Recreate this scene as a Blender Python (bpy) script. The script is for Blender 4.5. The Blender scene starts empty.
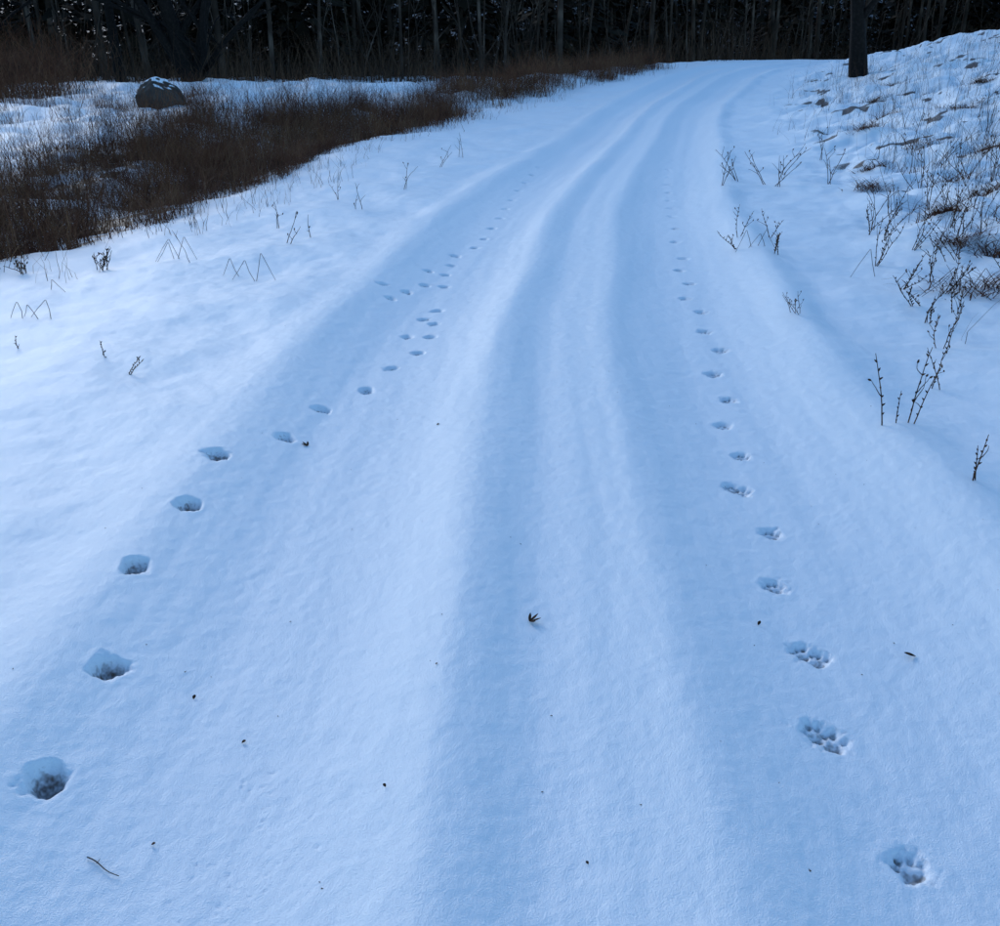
import bpy, bmesh, math, numpy as np
from mathutils import Vector
rng = np.random.default_rng(7)
scene = bpy.context.scene

# ------------------------------------------------------------------ noise
_ga = rng.random((256,256))*2*np.pi
_gx, _gy = np.cos(_ga), np.sin(_ga)
def pn(x, y):
    x = np.asarray(x, float); y = np.asarray(y, float)
    x, y = np.broadcast_arrays(x, y)
    xf = np.floor(x); yf = np.floor(y)
    fx = x-xf; fy = y-yf
    xi = xf.astype(np.int64) & 255; yi = yf.astype(np.int64) & 255
    xj = (xi+1) & 255; yj = (yi+1) & 255
    a = _gx[xi,yi]*fx + _gy[xi,yi]*fy
    b = _gx[xj,yi]*(fx-1) + _gy[xj,yi]*fy
    c = _gx[xi,yj]*fx + _gy[xi,yj]*(fy-1)
    d = _gx[xj,yj]*(fx-1) + _gy[xj,yj]*(fy-1)
    u = fx*fx*fx*(fx*(fx*6-15)+10); v = fy*fy*fy*(fy*(fy*6-15)+10)
    return ((a+(b-a)*u) + ((c+(d-c)*u)-(a+(b-a)*u))*v)*1.4
def ss(a, b, x):
    t = np.clip((x-a)/(b-a), 0, 1); return t*t*(3-2*t)

# ------------------------------------------------------------------ road layout (metres, y = away from viewer)
cy = np.array([-60,-5,0,3,6,10.6,13.8,20,24,28,36,40,45,55,75,120,600.])
cx = np.array([-2,-.05,.1,.18,.3,.9,1.5,2.75,3.55,4.6,7.4,9.3,12.8,21,38,74,450.])
TY = np.linspace(-60,600,13201)
TX = np.interp(TY, cy, cx)
k = np.exp(-np.linspace(-2.5,2.5,61)**2); k /= k.sum()
TXs = np.convolve(np.pad(TX,30,mode='edge'), k, mode='valid')
TS = np.gradient(TXs, TY)
ey = np.array([-60,0,5,7.7,9.6,13.8,17,19.4,24,30,36,45,60,600.])
ex = np.array([-7,-5.5,-4.6,-4.05,-3.4,-2.9,-2.9,-2.6,-1.2,1.5,4.3,9,18,400.])

def road_u(x, y):
    c = np.interp(y, TY, TXs); s = np.interp(y, TY, TS)
    return (x-c)/np.sqrt(1+s*s)

def terrain(x, y):
    x = np.asarray(x,float); y = np.asarray(y,float)
    u = road_u(x, y)
    e = np.interp(y, ey, ex) - x
    base = 1.15*ss(20,47,y)*(1-.62*ss(0,5,e)) - 1.6*ss(49,75,y)
    ua = u + (.055-.03*ss(6,14,y))*pn(y*.36, 3.3) + .010*pn(y*1.3, 9.1)
    def flat(q, a=.2, b=1.28): return 1-ss(a,b,np.abs(q))
    am = 1 + .25*pn(y*.5, 21.5)
    r  = -.074*am*flat((ua+.86)/.46)
    r += -.070*flat((ua-.92)/.44)*(1+.25*pn(y*.5,44.5))
    r += .030*np.exp(-((ua+1.50)/.18)**2)*(1+.5*pn(y*.8,12.5))
    r += .056*np.exp(-((ua-1.60)/.17)**2)*(1+.4*pn(y*.7,62.5))
    r += .034*np.exp(-((ua+.28)/.14)**2)*(1+.4*pn(y*.6,82.5))
    r += .024*np.exp(-((ua-.36)/.13)**2)
    r += -.014*np.exp(-((ua+.02)/.11)**2)
    road = 1-ss(1.5,1.9,np.abs(u))
    r += road*(.005*pn(u*5, y*.5) + .0018*pn(u*14, y*1.1+7))
    off = 1-road
    r += off*(.045*pn(x*1.1,y*1.0+5) + .014*pn(x*3.1,y*2.6) + .005*pn(x*7.1,y*6.6))
    # right bank
    rb = ss(1.7,9.5,u)
    r += 1.28*rb*(.45+.55*ss(2,22,y)) + ss(2.0,4.0,u)*(.18*pn(x*.5+3,y*.42) + .14*pn(x*1.25,y*1.1+9)+.075*pn(x*3.0,y*2.7)+.02*pn(x*7,y*6.5))
    # left ditch and bank
    r += -.22*np.exp(-((e-1.3)/.9)**2)*ss(3,9,y)*(1-ss(20,30,y))
    r += .42*ss(1.3,7,e)*ss(7,20,y) + ss(.2,2.5,e)*(.17*pn(x*.4,y*.45+40)+.10*pn(x*1.6,y*1.5+2))
    r += -.5*ss(31,43,y)*ss(1.5,5,e)
    r += ss(26,34,y)*ss(.0,1.5,e)*(1-ss(2.5,5,e))*.22*(1-ss(36,48,y))
    # fine snow surface
    f = .0024*pn(x*11,y*9) + .0015*pn(x*27+4,y*22) + .0010*pn(x*61,y*50+3)
    near = 1-ss(14,26,y)
    # wooded hillside beyond the crest
    hill = 26*ss(84,170,y)
    return base + r + f*near + hill

def dirt_mask(x, y):
    e = np.interp(y, ey, ex) - x
    m = ss(.1,.6,e)*(1-ss(2.6,5.0,e))*(1-ss(15,25,y))*ss(4,7,y)
    n = .22+1.0*pn(x*1.5,y*1.5)+.7*pn(x*5,y*5)
    d = m*ss(.15,.55,n)
    u = road_u(x,y)
    n2 = pn(x*1.15+30,y*1.1)+.5*pn(x*4,y*4)
    d = np.maximum(d, ss(2.8,3.6,u)*ss(.48,.60,n2)*(y>4))
    d = np.maximum(d, ss(46,54,y))
    return d

# ------------------------------------------------------------------ mesh helpers
def grid_faces(nr, nc):
    i = np.arange(nr*nc).reshape(nr,nc)
    return np.stack([i[:-1,:-1],i[:-1,1:],i[1:,1:],i[1:,:-1]],-1).reshape(-1,4)
def make_mesh(name, V, F, mats=(), smooth=True, attrs=None):
    V = np.asarray(V, np.float32).reshape(-1,3); F = np.asarray(F, np.int32)
    me = bpy.data.meshes.new(name)
    n = F.shape[1]
    me.vertices.add(len(V)); me.vertices.foreach_set('co', V.ravel())
    me.loops.add(F.size); me.loops.foreach_set('vertex_index', F.ravel())
    me.polygons.add(len(F))
    me.polygons.foreach_set('loop_start', np.arange(0,F.size,n,dtype=np.int32))
    me.polygons.foreach_set('loop_total', np.full(len(F),n,np.int32))
    me.polygons.foreach_set('use_smooth', np.full(len(F),smooth))
    if attrs:
        for an, av in attrs.items():
            a = me.attributes.new(an,'FLOAT','POINT'); a.data.foreach_set('value', np.asarray(av,np.float32))
    me.update(calc_edges=True)
    for m in mats: me.materials.append(m)
    ob = bpy.data.objects.new(name, me); scene.collection.objects.link(ob)
    return ob

# ------------------------------------------------------------------ materials
def new_mat(name):
    m = bpy.data.materials.new(name); m.use_nodes = True
    nt = m.node_tree; b = nt.nodes['Principled BSDF']; return m, nt, b
def N(nt, t, **kw):
    n = nt.nodes.new(t)
    for k_, v in kw.items(): setattr(n, k_, v)
    return n
def noise(nt, scale, detail=4, rough=.55, vec=None):
    n = N(nt,'ShaderNodeTexNoise'); n.inputs['Scale'].default_value = scale
    n.inputs['Detail'].default_value = detail; n.inputs['Roughness'].default_value = rough
    if vec: nt.links.new(vec, n.inputs['Vector'])
    return n
def ramp(nt, src, stops):
    r = N(nt,'ShaderNodeValToRGB'); cr = r.color_ramp
    while len(cr.elements) < len(stops): cr.elements.new(.5)
    for e, (p, c) in zip(cr.elements, stops):
        e.position = p; e.color = (*c,1)
    nt.links.new(src, r.inputs[0]); return r
SNOW = (.86,.885,.92)
def snow_material():
    m, nt, b = new_mat('snow')
    tc = N(nt,'ShaderNodeTexCoord').outputs['Object']
    at = N(nt,'ShaderNodeAttribute', attribute_name='dirt')
    n2 = noise(nt, 60, 1, .7, tc)
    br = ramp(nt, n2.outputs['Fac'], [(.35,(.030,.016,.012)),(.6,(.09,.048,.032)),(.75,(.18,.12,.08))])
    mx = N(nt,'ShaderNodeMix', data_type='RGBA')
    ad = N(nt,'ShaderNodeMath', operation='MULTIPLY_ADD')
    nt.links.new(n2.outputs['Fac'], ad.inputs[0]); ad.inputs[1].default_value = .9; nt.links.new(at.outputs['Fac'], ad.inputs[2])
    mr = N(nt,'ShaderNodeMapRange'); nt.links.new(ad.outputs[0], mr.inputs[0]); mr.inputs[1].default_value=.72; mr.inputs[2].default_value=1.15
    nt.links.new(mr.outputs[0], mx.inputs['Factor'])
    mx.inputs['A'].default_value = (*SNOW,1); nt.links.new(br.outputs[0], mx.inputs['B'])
    nt.links.new(mx.outputs['Result'], b.inputs['Base Color'])
    b.inputs['Roughness'].default_value = .48
    b.inputs['Specular IOR Level'].default_value = .65
    g1 = noise(nt, 210, 2, .85, tc)
    bp = N(nt,'ShaderNodeBump'); bp.inputs['Strength'].default_value=.75; bp.inputs['Distance'].default_value=.0042
    nt.links.new(g1.outputs['Fac'], bp.inputs['Height']); nt.links.new(bp.outputs[0], b.inputs['Normal'])
    return m
def stem_material(name, stops, scale=6, rough=.8):
    m, nt, b = new_mat(name)
    tc = N(nt,'ShaderNodeTexCoord').outputs['Object']
    n1 = noise(nt, scale, 2, .6, tc)
    r = ramp(nt, n1.outputs['Fac'], stops)
    nt.links.new(r.outputs[0], b.inputs['Base Color']); b.inputs['Roughness'].default_value = rough
    b.inputs['Specular IOR Level'].default_value = .1
    return m
M_snow = snow_material()
M_grass = stem_material('dry_grass', [(.3,(.050,.024,.014)),(.5,(.14,.066,.036)),(.72,(.27,.155,.08))], 3)
M_brush = stem_material('brush', [(.3,(.034,.014,.009)),(.5,(.12,.044,.023)),(.72,(.25,.12,.06))], 2.2)
M_weed = stem_material('weed_stem', [(.3,(.025,.014,.010)),(.55,(.075,.038,.022)),(.75,(.18,.10,.055))], 9)
M_bark = stem_material('bark', [(.3,(.006,.005,.004)),(.55,(.012,.009,.008)),(.75,(.024,.018,.015))], 14)
M_trunk = stem_material('forest_bark', [(.3,(.016,.011,.008)),(.55,(.052,.036,.027)),(.75,(.15,.11,.085))], .8)
M_under = stem_material('undergrowth', [(.3,(.024,.013,.008)),(.55,(.070,.038,.022)),(.75,(.13,.075,.045))], .6)
M_needle = stem_material('needles', [(.3,(.008,.006,.004)),(.55,(.016,.012,.007)),(.75,(.028,.020,.012))], .5)
M_leaf = stem_material('leaf', [(.3,(.02,.012,.008)),(.7,(.09,.05,.03))], 60)

# ------------------------------------------------------------------ terrain sheet
yr = [-60,-40,-25,-15,-9,-5,-3,-1.5,-.5,.2,.6,.9,1.1]
y = 1.15
while y < 8: yr.append(y); y += .0021*(y+.7)
while y < 20: yr.append(y); y += .003*(y+.7)
while y < 52: yr.append(y); y += .005*(y+.7)
while y < 600: yr.append(y); y += .05*(y)
yr = np.array(yr)
td = np.linspace(-.54,.54,641)
to = np.concatenate([np.linspace(.555,.8,16), np.geomspace(.85,12,34)])
tt = np.concatenate([-to[::-1], td, to])
Y = np.repeat(yr[:,None], len(tt), 1)
X = tt[None,:]*(np.maximum(yr,1)+1.0)[:,None]
Z = terrain(X, Y)
D = dirt_mask(X, Y)

def stamp(px, py, R, fn):
    r0, r1 = np.searchsorted(yr, py-R), np.searchsorted(yr, py+R)
    w = max(py,1)+1
    c0, c1 = np.searchsorted(tt, (px-R)/w-.01), np.searchsorted(tt, (px+R)/w+.01)
    sl = (slice(r0,r1), slice(c0,c1))
    fn(X[sl]-px, Y[sl]-py, sl)

left_prints = [(-1.103,1.81),(-1.121,2.26),(-1.223,2.79),(-1.189,3.27),(-1.209,3.74),(-.992,4.06),(-.898,4.49),(-.72,4.83),(-.629,5.22),(-.493,5.53),
 (-.592,5.89),(-.444,5.87),(-.44,6.2),(-.52,6.32),(-.44,6.55),(-.79,6.74),(-.876,7.05),(-.698,6.99),(-.577,7.26),(-.438,7.28),(-.444,7.67),(-.584,7.72),
 (-.413,8.03),(-.397,8.43),(-.23,8.81),(-.153,9.23),(-.081,9.8),(0,10.4),(.06,11.05),(.144,11.76),(.233,12.6),(.34,13.4),(.45,14.2),(.6,15.1)]
right_prints = [(.911,1.57),(.866,1.98),(.942,2.35),(.919,2.75),(1.01,3.14),(.991,3.52),(1.079,3.90),(1.08,4.29),(1.191,4.66),(1.197,5.09),(1.336,5.53),
 (1.315,5.94),(1.393,6.44),(1.352,6.83),(1.474,7.33),(1.48,7.82),(1.6,8.3),(1.66,9.07),(1.775,9.8),(1.876,10.6),(1.96,11.2),(2.05,11.8),(2.15,12.5),(2.255,13.2),(2.4,14),(2.55,15),(2.75,16)]
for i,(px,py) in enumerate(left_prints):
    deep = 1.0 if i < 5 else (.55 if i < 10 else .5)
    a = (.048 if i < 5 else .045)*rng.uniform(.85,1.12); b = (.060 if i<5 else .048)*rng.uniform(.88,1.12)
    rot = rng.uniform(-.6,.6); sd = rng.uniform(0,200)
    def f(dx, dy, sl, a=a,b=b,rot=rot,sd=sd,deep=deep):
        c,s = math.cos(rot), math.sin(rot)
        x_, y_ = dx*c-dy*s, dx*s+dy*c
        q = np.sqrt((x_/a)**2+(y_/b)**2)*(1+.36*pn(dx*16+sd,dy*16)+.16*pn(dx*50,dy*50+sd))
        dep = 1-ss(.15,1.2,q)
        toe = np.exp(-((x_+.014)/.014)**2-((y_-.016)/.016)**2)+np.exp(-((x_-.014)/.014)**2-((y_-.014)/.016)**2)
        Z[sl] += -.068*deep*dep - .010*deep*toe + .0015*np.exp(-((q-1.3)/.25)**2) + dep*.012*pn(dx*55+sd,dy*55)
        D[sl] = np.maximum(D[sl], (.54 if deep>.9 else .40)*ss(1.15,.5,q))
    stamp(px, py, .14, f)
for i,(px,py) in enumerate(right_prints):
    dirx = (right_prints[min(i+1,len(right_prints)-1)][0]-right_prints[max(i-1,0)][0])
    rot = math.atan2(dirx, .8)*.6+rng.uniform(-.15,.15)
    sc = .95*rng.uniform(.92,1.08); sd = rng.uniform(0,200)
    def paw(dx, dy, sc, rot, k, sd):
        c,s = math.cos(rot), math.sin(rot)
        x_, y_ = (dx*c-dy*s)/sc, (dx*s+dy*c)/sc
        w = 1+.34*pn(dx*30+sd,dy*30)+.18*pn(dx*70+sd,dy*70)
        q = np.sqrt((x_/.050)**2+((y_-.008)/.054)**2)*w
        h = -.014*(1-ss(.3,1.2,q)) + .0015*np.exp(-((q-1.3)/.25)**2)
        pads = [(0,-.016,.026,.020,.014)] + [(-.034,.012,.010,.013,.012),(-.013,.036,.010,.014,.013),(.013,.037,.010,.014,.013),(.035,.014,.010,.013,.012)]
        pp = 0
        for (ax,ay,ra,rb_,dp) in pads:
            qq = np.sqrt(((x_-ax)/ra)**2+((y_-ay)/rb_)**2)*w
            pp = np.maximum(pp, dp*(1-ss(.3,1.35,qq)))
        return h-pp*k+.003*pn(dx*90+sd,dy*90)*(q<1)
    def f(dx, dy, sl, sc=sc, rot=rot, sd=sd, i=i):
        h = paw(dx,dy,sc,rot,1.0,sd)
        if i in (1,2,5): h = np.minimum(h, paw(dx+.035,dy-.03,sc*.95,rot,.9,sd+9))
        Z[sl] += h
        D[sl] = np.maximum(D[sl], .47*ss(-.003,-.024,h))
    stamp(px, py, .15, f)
# faint crumbly pits in the near left rut
for i in range(46):
    px = rng.normal(-.60,.07); py = rng.uniform(1.2,1.9)
    r = rng.uniform(.004,.009)
    def f(dx,dy,sl,r=r):
        q = np.hypot(dx,dy)/r*(1+.5*pn(dx*90+px*50,dy*90))
        Z[sl] += -.0028*(1-ss(.1,1.3,q))
    stamp(px,py,.03,f)

V = np.stack([X,Y,Z],-1).reshape(-1,3)
ground = make_mesh('snowy_ground', V, grid_faces(*X.shape), [M_snow], True, {'dirt':D.ravel()})
print('verts', len(V))

def gz(x, y): return float(terrain(np.array([x]), np.array([y]))[0])

# ------------------------------------------------------------------ ribbons (grass blades)
def ribbons(x, y, H, W, lean, nseg=4, sink=.02, z=None, az=None, droop=.25, kk=.03):
    n = len(x)
    if z is None: z = terrain(x, y)
    if az is None: az = rng.uniform(0,2*np.pi,n)
    fa = rng.uniform(0,np.pi,n)
    t = np.linspace(0,1,nseg+1)[None,:]
    hor = (lean*H)[:,None]*t**1.7
    cxx = x[:,None]+np.cos(az)[:,None]*hor; cyy = y[:,None]+np.sin(az)[:,None]*hor
    czz = z[:,None]-sink+H[:,None]*(t-droop*np.minimum(lean,2.0)[:,None]*t**2.6)
    w = W[:,None]*(1-.75*t)*.5
    kink = rng.normal(0,kk,(n,nseg+1))*H[:,None]*(t>0)
    cxx = cxx+kink
    L = np.stack([cxx-np.cos(fa)[:,None]*w, cyy-np.sin(fa)[:,None]*w, czz],-1)
    R = np.stack([cxx+np.cos(fa)[:,None]*w, cyy+np.sin(fa)[:,None]*w, czz],-1)
    V = np.stack([L,R],2).reshape(n,-1,3)
    b = (np.arange(n)*(nseg+1)*2)[:,None,None]; s_ = (np.arange(nseg)*2)[None,:,None]
    F = (b+s_+np.array([0,1,3,2])[None,None,:]).reshape(-1,4)
    return V.reshape(-1,3), F
def join(parts):
    Vs, Fs, o = [], [], 0
    for v,f in parts: Vs.append(v); Fs.append(f+o); o += len(v)
    return np.concatenate(Vs), np.concatenate(Fs)

def scatter_left(n, emin, emax, ymin, ymax, thr, sc=1.1, pw=1.0):
    yy = ymin+(ymax-ymin)*rng.random(n)**pw; e = emin+(emax-emin)*rng.random(n)
    xx = np.interp(yy,ey,ex)-e
    d = pn(xx*sc,yy*sc)+.5*pn(xx*sc*3,yy*sc*3)
    k_ = (d > thr) & (road_u(xx,yy) < -2.0)
    return xx[k_], yy[k_]
parts = []
x_,y_ = scatter_left(36000,.1,4.0,6.2,20,.02)
n=len(x_); parts.append(ribbons(x_,y_,rng.uniform(.10,.45,n),rng.uniform(.004,.010,n),rng.uniform(.2,1.8,n)))
def clump(x0,y0,n,s_,hh,w0=.004,w1=.009):
    parts.append(ribbons(x0+rng.normal(0,s_,n), y0+rng.normal(0,s_,n), hh*rng.uniform(.3,1.0,n), rng.uniform(w0,w1,n), np.abs(rng.normal(.35,.5,n)), 6, kk=.045))
for i in range(210):
    yy0 = 8+18*rng.random(); e0 = rng.uniform(.4,4.2 if yy0<14 else 3.2)
    x0 = np.interp(yy0,ey,ex)-e0
    clump(x0,yy0,int(rng.integers(30,170)),rng.uniform(.10,.30),rng.uniform(.4,1.15))
for i in range(150):   # the thicket carrying on along the bank towards the crest
    yy0 = 20+20*rng.random(); x0 = np.interp(yy0,ey,ex)-rng.uniform(.0,4.5)
    if road_u(x0,yy0) < -2.6: clump(x0,yy0,int(rng.integers(40,150)),rng.uniform(.15,.5),rng.uniform(.4,1.1),.006,.013)
for i in range(64):
    yy0 = 10+16*rng.random(); x0 = np.interp(yy0,ey,ex)-rng.uniform(4,10)
    clump(x0,yy0,int(rng.integers(20,90)),rng.uniform(.1,.3),rng.uniform(.3,.95))
for i in range(80):   # tall brush at the far left
    yy0 = rng.uniform(19,35); x0 = -.47*yy0-rng.uniform(-1.2,7)+ (yy0-27)*.12
    clump(x0,yy0,int(rng.integers(90,220)),rng.uniform(.3,.7),rng.uniform(1.0,2.4),.008,.018)
v,f = join(parts); make_mesh('dry_grass_thicket', v, f, [M_brush], False)
parts = []
x_,y_ = scatter_left(5600,2.5,16,9,34,.0,.6)
n=len(x_); parts.append(ribbons(x_,y_,rng.uniform(.15,.75,n),rng.uniform(.005,.009,n),rng.uniform(.02,.7,n)))
x_,y_ = scatter_left(4500,.2,4,7,20,.0,.8)
n=len(x_); parts.append(ribbons(x_,y_,rng.uniform(.3,1.0,n),rng.uniform(.004,.007,n),rng.uniform(.02,.5,n)))
x_,y_ = scatter_left(9000,.0,2.6,18,40,-.02,.9)
n=len(x_); parts.append(ribbons(x_,y_,rng.uniform(.15,.8,n),rng.uniform(.007,.012,n),rng.uniform(.02,.9,n)))
x_,y_ = scatter_left(1100,-.9,.3,7,30,.0,.9)
n=len(x_); parts.append(ribbons(x_,y_,rng.uniform(.08,.38,n),rng.uniform(.004,.007,n),rng.uniform(.02,1,n)))
v,f = join(parts); make_mesh('dry_grass', v, f, [M_grass], False)

# right bank : tussocks and stems
parts = []
tuss = [(4.2,9.2),(5.3,9.8),(4.1,7.6),(3.5,6.7),(6.6,11.2),(5.1,13.5),(6.1,14.4),(7.4,14.2),(8.6,12.6),(4.4,11.6),(5.6,7.9),(9.5,17),(7.2,19),(9.9,21),(11.5,23),(12.6,25),(4.9,6.5),(3.9,5.6),
        (7.0,9.6),(7.8,11),(5.0,11.0),(9.8,14.5),(8.0,17.5),(11,19.5),(13,21),(14,24),(15,27),(10,26),(8.5,23),(6.2,17),(4.7,8.5),(3.8,7.9),(5.9,10.8),(6.6,13.2),(5.4,8.7),(6.2,9.2),(4.9,9.9)]
for (tx,ty) in tuss:
    n = int(rng.integers(140,340)); sx = rng.uniform(.10,.26)
    xx = tx+rng.normal(0,sx,n); yy = ty+rng.normal(0,sx*.6,n)
    parts.append(ribbons(xx,yy,rng.uniform(.05,.22,n),rng.uniform(.005,.012,n),rng.uniform(.8,2.4,n)))
v,f = join(parts); make_mesh('grass_tussocks', v, f, [M_brush], False)
parts = []
n=34000; yy = 4.3+30*rng.random(n)**1.5; uu = 2.4+rng.random(n)**.8*(9+yy*.2)
xx = np.interp(yy,TY,TXs)+uu*np.sqrt(1+np.interp(yy,TY,TS)**2)
d = pn(xx*.8+11,yy*.8)+.6*pn(xx*2.6,yy*2.6)
k_ = d > .10+.60*(1-ss(2.4,4.0,uu)); xx,yy = xx[k_],yy[k_]; n=len(xx)
parts.append(ribbons(xx,yy,rng.uniform(.08,1,n)**1.3*.95*(.5+.5*ss(4,9,yy)),rng.uniform(.003,.0075,n),np.abs(rng.normal(0,.6,n)),5,kk=.02))
v,f = join(parts); make_mesh('dry_grass', v, f, [M_weed], False)

# ------------------------------------------------------------------ tubes / plants
class Tubes:
    def __init__(s, sides=5): s.V=[]; s.F=[]; s.n=0; s.k=sides
    def add(s, pts, rad):
        pts = np.asarray(pts,float); k=s.k; m=len(pts)
        tan = np.gradient(pts,axis=0); tan /= np.linalg.norm(tan,axis=1)[:,None]+1e-9
        ref = np.array([0.3,.95,.1]) if abs(tan[0][2])>.5 else np.array([0,0,1.])
        a = np.cross(tan,ref); a /= np.linalg.norm(a,axis=1)[:,None]+1e-9
        b = np.cross(tan,a)
        ang = np.arange(k)*2*np.pi/k
        ring = pts[:,None,:]+np.asarray(rad,float)[:,None,None]*(np.cos(ang)[None,:,None]*a[:,None,:]+np.sin(ang)[None,:,None]*b[:,None,:])
        s.V.append(ring.reshape(-1,3))
        i = np.arange(m-1)[:,None]*k; j = np.arange(k)[None,:]; j2=(j+1)%k
        s.F.append((np.stack([i+j,i+j2,i+k+j2,i+k+j],-1)).reshape(-1,4)+s.n); s.n += m*k
    def build(s, name, mat, smooth=True):
        return make_mesh(name, np.concatenate(s.V), np.concatenate(s.F), [mat], smooth)
def bent(p, d, L, n=6, wob=.08, grav=0.0):
    d = np.array(d,float); d/=np.linalg.norm(d); pts=[np.array(p,float)]
    for i in range(n):
        d = d+rng.normal(0,wob,3)+np.array([0,0,grav]); d/=np.linalg.norm(d)
        pts.append(pts[-1]+d*L/n)
    return np.array(pts)

def weed(name, x, y, H, stems=1, lean=(0,0), r=.0026, branchy=3, thorny=True, jit=.25):
    T = Tubes(5); z = gz(x,y)
    for sidx in range(stems):
        bx = x+rng.normal(0,.03)*(sidx>0); by = y+rng.normal(0,.03)*(sidx>0)
        d = np.array([lean[0]+rng.normal(0,jit), lean[1]+rng.normal(0,jit*.6), 1])
        L = H*rng.uniform(.5,1.05) if sidx else H
        main = bent((bx,by,z-.03), d, L+.03, 9, .10 if jit>.1 else .035)
        T.add(main, np.linspace(r,r*.45,10))
        if thorny:
            for q in range(2,9):
                p0 = main[q]; az = rng.uniform(0,6.28)
                tip = bent(p0,(math.cos(az)*.8,math.sin(az)*.8,.8),r*5,2,.05)
                T.add(tip, [r*1.1,r*1.2,r*.3])
        for bi in range(branchy):
            q = rng.integers(3,8); az = rng.uniform(0,6.28)
            br = bent(main[q],(math.cos(az)*.75,math.sin(az)*.5,.9), L*rng.uniform(.12,.38), 5, .16)
            T.add(br, np.linspace(r*.7,r*.3,6))
            if rng.random()<.6:
                T.add(bent(br[-1]-[0,0,.001],(rng.normal(0,.5),rng.normal(0,.5),1),r*6,3,.1),[r*.3,r*1.5,r*1.3,r*.3])
    return T.build(name, M_weed)
weed('dry_weed', 1.74,4.03,.35,1,(-.10,0),.0036,1,jit=.03)
weed('dry_weed', 1.80,4.03,.15,1,(0,0),.0028,0,jit=.03)
weed('dry_weed', 1.86,4.05,.36,1,(.06,0),.0034,3,jit=.03)
weed('dry_weed', 1.88,4.04,.30,1,(.28,0),.0030,2,jit=.03)
weed('dry_weed', 1.86,3.40,.20,1,(.02,0),.0032,1,jit=.03)
weed('dry_weed', 1.88,3.41,.15,1,(-.12,0),.0028,1,jit=.03)
weed('dry_weed', 2.25,4.7,.25,2,(.1,0),.003,2)
weed('dry_weed', 2.6,5.4,.30,3,(.1,0),.003,3)
weed('dry_weed', 1.90,5.95,.16,5,(-.3,0),.0022,5,False)
for (a,b,h,s_) in [(3.5,12.4,.62,3),(3.45,12.8,.5,2),(3.1,12.9,.5,3),(2.75,12.2,.45,2),(2.15,8.7,.3,2),(2.05,8.3,.22,2),(2.3,8.0,.22,3),(2.5,8.9,.28,2),
                   (3.9,13.6,.5,2),(3.2,7.0,.35,3),(3.5,6.2,.4,3),(3.0,6.1,.25,2),(3.8,8.0,.5,3),(4.4,8.8,.55,3),(4.8,8.2,.6,3),(4.0,9.8,.45,3),(5.2,10.4,.6,3),
                   (3.4,8.9,.45,3),(6.2,11.6,.6,3),(5.6,12.6,.6,2),(7.5,15.5,.8,3),(4.8,14.8,.5,2),(8.8,17.6,.9,3),(3.6,7.5,.4,4),(4.2,7.2,.5,4),(3.1,5.2,.3,3),(3.3,5.7,.35,3),
                   (4.6,7.6,.55,4),(4.0,8.6,.5,4),(5.0,9.2,.6,4),(3.4,7.9,.4,4),(4.5,10.2,.5,4),(5.6,9.6,.6,4),(3.7,6.8,.4,4),(6.0,10.6,.6,4),(6.8,12.8,.7,4),(5.8,14.0,.6,3),(4.2,12.6,.5,3),
                   (3.0,7.6,.4,4),(3.3,8.3,.45,4),(3.6,9.3,.5,4),(2.9,6.8,.3,3),(4.8,11.2,.55,4),(5.4,11.4,.55,4),(6.6,10.4,.6,4),
                   (2.8,6.3,.3,3),(3.1,6.6,.35,4),(3.9,7.3,.45,4),(2.7,5.9,.25,2),(4.3,9.4,.5,4)]:
    weed('dry_weed', a,b,h,s_,(rng.normal(.05,.3),0),.0035 if b<10 else .005,3,b<9)
for (a,b,h,s_) in [(-2.01,4.86,.13,2),(-2.2,5.1,.10,1),(-2.84,5.4,.08,1),(-2.5,7.7,.30,1),(-1.92,8.6,.30,2),(-1.75,8.9,.25,1),(-1.5,10.6,.3,2),(-1.2,12.2,.35,2),
                   (-.9,14.6,.4,2),(-.6,16,.4,2),(-1.9,11.5,.35,2),(-2.2,9.6,.28,2)]:
    weed('dry_weed', a,b,h,s_,(rng.normal(0,.3),0),.0026 if b<8 else .004,2,b<6)
def folded(x,y,h,w):
    T = Tubes(5)
    for k2 in range(rng.integers(1,4)):
        ox = rng.normal(0,.05) if k2 else 0; s_ = rng.choice([-1,1]); ww=w*rng.uniform(.6,1.2); hh=h*rng.uniform(.7,1.1)
        z0 = gz(x+ox,y); xe = x+ox+s_*ww; z1 = gz(xe,y)
        a = np.array([x+ox,y,z0-.02]); p = np.array([x+ox+s_*ww*.35,y+rng.normal(0,.03),z0+hh]); b = np.array([xe,y+rng.normal(0,.03),z1-.01])
        pts = np.array([a,(a+p)/2+rng.normal(0,.004,3),p-[0,0,.002],p+[s_*.006,0,-.003],(b+p)/2+rng.normal(0,.005,3),b])
        T.add(pts,[.0024,.0022,.002,.002,.0018,.0014])
    return T.build('folded_stem', M_weed)
for a in [(-3.0,6.05,.12,.14),(-1.85,7.15,.20,.18),(-2.02,7.35,.18,.15),(-3.3,6.9,.12,.2),(-2.7,7.9,.18,.2),(2.2,8.2,.15,.15),(3.2,6.5,.25,.3),(2.9,7.3,.2,.25)]: folded(*a)
weed('dead_fern', -3.2,7.65,.20,7,(.3,0),.004,5,False)
weed('dead_fern', -3.75,7.5,.16,6,(-.2,0),.004,5,False)

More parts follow.
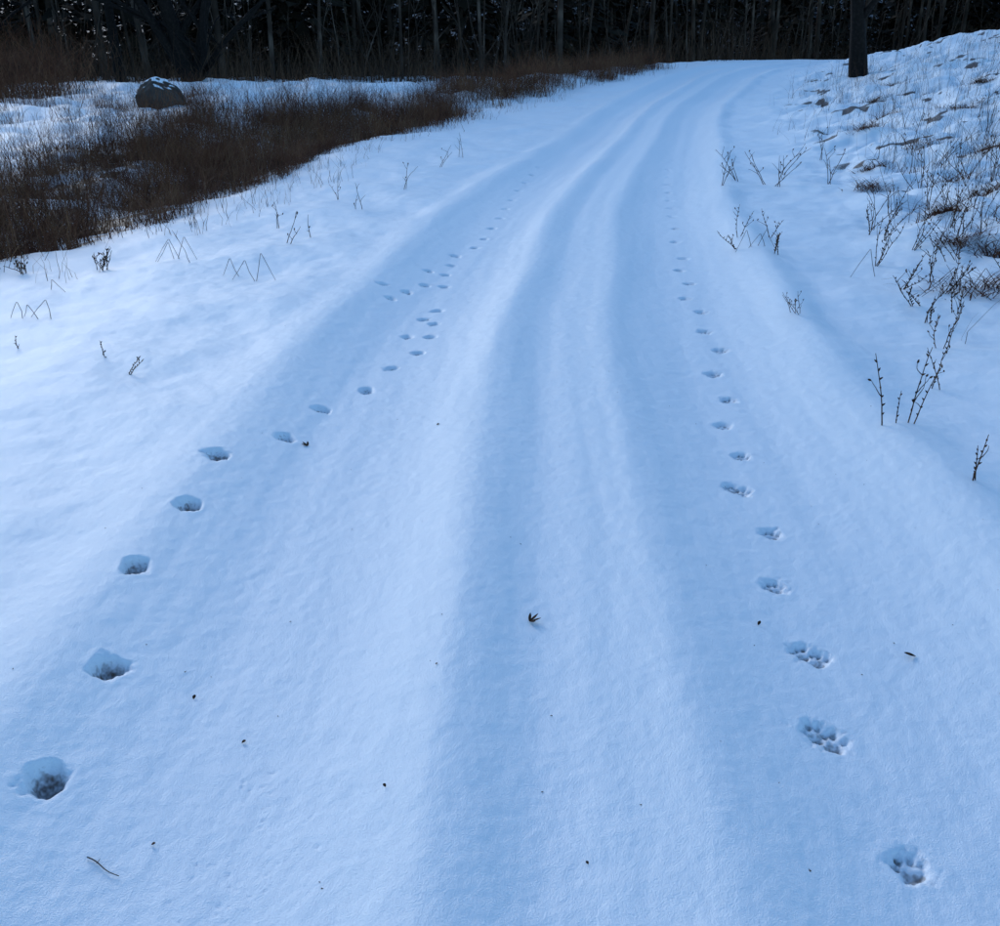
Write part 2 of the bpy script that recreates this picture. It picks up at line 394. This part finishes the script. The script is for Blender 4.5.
# ------------------------------------------------------------------ litter on the road
def curled_leaf(name, x, y, L, Wd, rot, lobes=1):
    z = gz(x,y); Vv=[]; Ff=[]; o=0
    for l in range(lobes):
        a = rot+(l-(lobes-1)/2)*.75
        nseg=7
        for i in range(nseg+1):
            t=i/nseg; w = Wd*math.sin(math.pi*min(1,t*.95+.04))**.8*(.5 if lobes>1 else 1)
            c = np.array([math.cos(a),math.sin(a),0])*L*t*(1-.2*abs(l-(lobes-1)/2)); s_ = np.array([-math.sin(a),math.cos(a),0])
            up = .35*L*t*t+.002
            for sg,hh in ((-1,.35),(0,0),(1,.35)):
                Vv.append(np.array([x,y,z])+c+s_*w*sg*.5+np.array([0,0,up+hh*w]))
        for i in range(nseg):
            for j in range(2):
                q=o+i*3+j; Ff.append([q,q+1,q+4,q+3])
        o=len(Vv)
    ob = make_mesh(name, np.array(Vv), np.array(Ff), [M_leaf], True)
    md = ob.modifiers.new('thick','SOLIDIFY'); md.thickness=.0008
    return ob
curled_leaf('fallen_leaf', .09,2.48,.040,.018,.3,4)
curled_leaf('fallen_leaf', 1.235,2.36,.036,.014,3.1,1)
curled_leaf('fallen_leaf', .80,2.50,.018,.010,1,1)
curled_leaf('fallen_leaf', -.88,4.02,.035,.02,2.5,3)
curled_leaf('fallen_leaf', -.30,4.2,.016,.012,.5,2)
curled_leaf('fallen_leaf', -.86,2.18,.014,.01,1.5,1)
curled_leaf('fallen_leaf', -.68,2.0,.012,.01,.5,1)
curled_leaf('fallen_leaf', -.27,1.75,.010,.008,2.2,1)
curled_leaf('fallen_leaf', .19,1.53,.008,.007,2.2,1)
curled_leaf('fallen_leaf', -.8,1.65,.010,.008,.2,1)
curled_leaf('fallen_leaf', -.18,2.2,.007,.006,.2,1)
T = Tubes(6)
p0=(-.925,1.60,gz(-.925,1.60)+.004); p1=(-.84,1.555,gz(-.84,1.555)+.004)
d=np.array(p1)-np.array(p0); T.add(np.array([np.array(p0)+d*t+np.array([0,.003*math.sin(t*7),.001]) for t in np.linspace(0,1,8)]), np.linspace(.0016,.0010,8))
T.add(bent(np.array(p0)+d*.3,(.02,.06,.01),.012,3,.1),[.0009,.0008,.0007,.0004])
T.build('fallen_twig', M_leaf)
n=90; xs=rng.uniform(-1.6,1.8,n); ys=1.3+5*rng.random(n)**1.4
zs=terrain(xs,ys)+.001; s_=rng.uniform(.0012,.0032,n); a=rng.uniform(0,6.28,n)
tri=np.stack([np.stack([xs+np.cos(a+q)*s_*(1+(q==0)),ys+np.sin(a+q)*s_*(1+(q==0)),zs+(.001 if q==0 else 0)],-1) for q in (0,2.2,4.2)],1)
make_mesh('bark_specks', tri.reshape(-1,3), np.arange(n*3).reshape(-1,3), [M_leaf], False)

# ------------------------------------------------------------------ boulder with snow cap
def boulder(x,y,rx,ry,rz,sink):
    bm=bmesh.new(); bmesh.ops.create_icosphere(bm, subdivisions=5, radius=1)
    for vv in bm.verts:
        c=vv.co; n1=float(pn(c.x*1.3+5+c.z,c.y*1.3+c.z*.7)); n2=float(pn(c.x*4+c.z*2,c.y*4+8+c.z*3))
        f_=1+.16*n1+.06*n2
        vv.co=Vector((c.x*rx*f_,c.y*ry*f_,max(c.z,-.6)*rz*f_))
    me=bpy.data.meshes.new('boulder'); bm.to_mesh(me); bm.free()
    for p in me.polygons: p.use_smooth=True
    m,nt,b=new_mat('rock_with_snow')
    tc=N(nt,'ShaderNodeTexCoord').outputs['Object']; g=N(nt,'ShaderNodeNewGeometry'); sp=N(nt,'ShaderNodeSeparateXYZ'); nt.links.new(g.outputs['Normal'],sp.inputs[0])
    n1=noise(nt,6,6,.65,tc); rk=ramp(nt,n1.outputs['Fac'],[(.3,(.018,.014,.011)),(.6,(.05,.040,.032)),(.75,(.11,.09,.07))])
    ad=N(nt,'ShaderNodeMath',operation='MULTIPLY_ADD'); nt.links.new(n1.outputs['Fac'],ad.inputs[0]); ad.inputs[1].default_value=.35; nt.links.new(sp.outputs['Z'],ad.inputs[2])
    mr=N(nt,'ShaderNodeMapRange'); nt.links.new(ad.outputs[0],mr.inputs[0]); mr.inputs[1].default_value=.94; mr.inputs[2].default_value=1.0
    mx=N(nt,'ShaderNodeMix',data_type='RGBA'); nt.links.new(mr.outputs[0],mx.inputs['Factor']); nt.links.new(rk.outputs[0],mx.inputs['A']); mx.inputs['B'].default_value=(*SNOW,1)
    nt.links.new(mx.outputs['Result'],b.inputs['Base Color']); b.inputs['Roughness'].default_value=.8
    bp=N(nt,'ShaderNodeBump'); bp.inputs['Strength'].default_value=.6; bp.inputs['Distance'].default_value=.05; nt.links.new(n1.outputs['Fac'],bp.inputs['Height']); nt.links.new(bp.outputs[0],b.inputs['Normal'])
    me.materials.append(m); ob=bpy.data.objects.new('boulder',me); scene.collection.objects.link(ob)
    ob.location=(x,y,gz(x,y)+rz*.5-sink); return ob
boulder(-8.0,24,.54,.5,.48,.10)

# ------------------------------------------------------------------ individual trees
def tree(name, x, y, H, r, forks=2, lean=(0,0), mat=M_bark, levels=4, first=.25):
    T=Tubes(8); z=gz(x,y)
    def grow(p,d,L,r0,lev):
        n=7; pts=bent(p,d,L,n,.06 if lev==levels else .13,.01)
        r1=r0*.5
        rad=np.linspace(r0,r1,n+1)
        if lev==levels: rad[0]*=1.45; rad[1]*=1.1
        T.add(pts,rad)
        if lev==0: return
        nb = 7 if lev==levels else 4
        for i in range(nb):
            q = first+(1-first)*(i+rng.random())/nb
            idx=min(n-1,int(q*n)); az=rng.uniform(0,6.28); dd=(pts[idx+1]-pts[idx]); dd/=np.linalg.norm(dd)
            nd=dd*.5+np.array([math.cos(az),math.sin(az),rng.uniform(.0,.6)])*.75
            grow(pts[idx],nd,L*rng.uniform(.32,.55),rad[idx]*rng.uniform(.35,.55),lev-1)
    for fk in range(forks):
        dd=(lean[0]+(rng.normal(0,.25) if fk else 0),lean[1]+(rng.normal(0,.1) if fk else 0),1)
        grow(np.array([x,y,z-.15]),dd,H*(1 if fk==0 else .8),r*(1 if fk==0 else .7),levels)
    return T.build(name,mat)
tree('bare_tree', 10.5,30,11,.20,1,(-.08,0),levels=3)
tree('bare_tree', -10.2,34,10,.24,3,(-.25,0),levels=3,first=.12)
tree('bare_tree', -13.3,36,11,.15,1,(.02,0),levels=3)
tree('bare_tree', -17.0,34,10,.2,2,(.1,0),levels=3,first=.1)

# ------------------------------------------------------------------ forest mass
def place(n, f0, dep=38):
    xs=rng.uniform(-75,110,n); d=rng.random(n)**1.3
    y0=np.interp(xs,[-40,-2,8,20,40,110],[36,40,50,60,56,50])
    return xs, y0+f0+d*dep
def forest():
    T=Tubes(6)
    xs,ys=place(620,2); zs=terrain(xs,ys)
    for a,b,c in zip(xs,ys,zs):
        H=rng.uniform(9,17); r=rng.uniform(.05,.17)
        T.add(bent((a,b,c-.3),(rng.normal(0,.04),rng.normal(0,.04),1),H,5,.03),np.linspace(r,r*.25,6))
    xs,ys=place(1300,-1); zs=terrain(xs,ys)
    T2=Tubes(4)
    for a,b,c in zip(xs,ys,zs):
        H=rng.uniform(3,8); r=rng.uniform(.012,.045)
        m=bent((a,b,c-.3),(rng.normal(0,.12),rng.normal(0,.12),1),H,6,.06)
        T2.add(m,np.linspace(r,r*.3,7))
        for q in range(5):
            az=rng.uniform(0,6.28); i=rng.integers(1,6)
            T2.add(bent(m[i],(math.cos(az)*.6,math.sin(az)*.6,1),H*rng.uniform(.15,.35),4,.1),np.linspace(r*.45,r*.15,5))
    T.build('forest_trunks',M_trunk); T2.build('saplings',M_trunk)
    nt_=600; xs,ys=place(nt_,8,50)
    Hs=rng.uniform(9,16,nt_); Rs=rng.uniform(1.8,3.4,nt_); K=280
    hh=rng.random((nt_,K))**1.5
    rr=Rs[:,None]*(1-hh)**.8*np.sqrt(rng.random((nt_,K)))+.1
    az=rng.uniform(0,2*np.pi,(nt_,K))
    cz=terrain(xs,ys)[:,None]+.1+hh*Hs[:,None]-.25*rr
    C=np.stack([xs[:,None]+np.cos(az)*rr, ys[:,None]+np.sin(az)*rr, cz],-1).reshape(-1,3); n=len(C)
    out=np.stack([np.cos(az),np.sin(az),-.35+0*az],-1).reshape(-1,3)
    side=np.cross(out,np.array([0,0,1.])); s1=rng.uniform(.3,.7,n)[:,None]; s2=rng.uniform(.10,.30,n)[:,None]
    jit=rng.normal(0,.12,(n,3))
    tri=np.stack([C-out*s1*.4+side*s2+jit, C-out*s1*.4-side*s2-jit, C+out*s1+rng.normal(0,.1,(n,3))],1)
    make_mesh('conifer_crowns',tri.reshape(-1,3),np.arange(n*3).reshape(-1,3),[M_needle],False)
    xs,ys=place(36000,-6,22); n=len(xs); m=road_u(xs,ys); k_=np.abs(m)>2.5; xs,ys=xs[k_],ys[k_]; n=len(xs)
    v,f=ribbons(xs,ys,rng.uniform(.4,2.0,n),rng.uniform(.012,.026,n),rng.uniform(0,.6,n))
    make_mesh('undergrowth',v,f,[M_under],False)
forest()

# ------------------------------------------------------------------ light
EL, AZ = 22, -32     # low sun veiled by cloud, beyond the road and to the left
sun = bpy.data.lights.new('sun','SUN'); sun.energy=1.25; sun.angle=math.radians(24); sun.color=(1,.95,.92)
so = bpy.data.objects.new('sun',sun); scene.collection.objects.link(so)
dv = Vector((math.sin(math.radians(AZ))*math.cos(math.radians(EL)), math.cos(math.radians(AZ))*math.cos(math.radians(EL)), math.sin(math.radians(EL))))
so.rotation_euler = (-dv).to_track_quat('-Z','Y').to_euler()
w = bpy.data.worlds.new('World'); scene.world=w; w.use_nodes=True; nt=w.node_tree
sky=nt.nodes.new('ShaderNodeTexSky'); sky.sky_type='NISHITA'; sky.sun_disc=False
sky.sun_elevation=math.radians(EL); sky.sun_rotation=math.radians(AZ); sky.dust_density=.4; sky.ozone_density=3
mxs=nt.nodes.new('ShaderNodeMix'); mxs.data_type='RGBA'; mxs.blend_type='MULTIPLY'; mxs.inputs['Factor'].default_value=1
mxs.inputs['B'].default_value=(1.14,1.50,1.66,1)
nt.links.new(sky.outputs[0], mxs.inputs['A'])
nt.links.new(mxs.outputs['Result'], nt.nodes['Background'].inputs[0]); nt.nodes['Background'].inputs[1].default_value=.15

# ------------------------------------------------------------------ camera
cam = bpy.data.cameras.new('camera'); co = bpy.data.objects.new('camera',cam); scene.collection.objects.link(co)
co.location=(0,0,1.6); co.rotation_euler=(math.radians(90-23.5),0,0); cam.lens=34.2; cam.sensor_width=36; cam.clip_start=.05; cam.clip_end=3000
scene.camera=co
scene.view_settings.view_transform='Standard'; scene.view_settings.look='None'; scene.view_settings.exposure=0
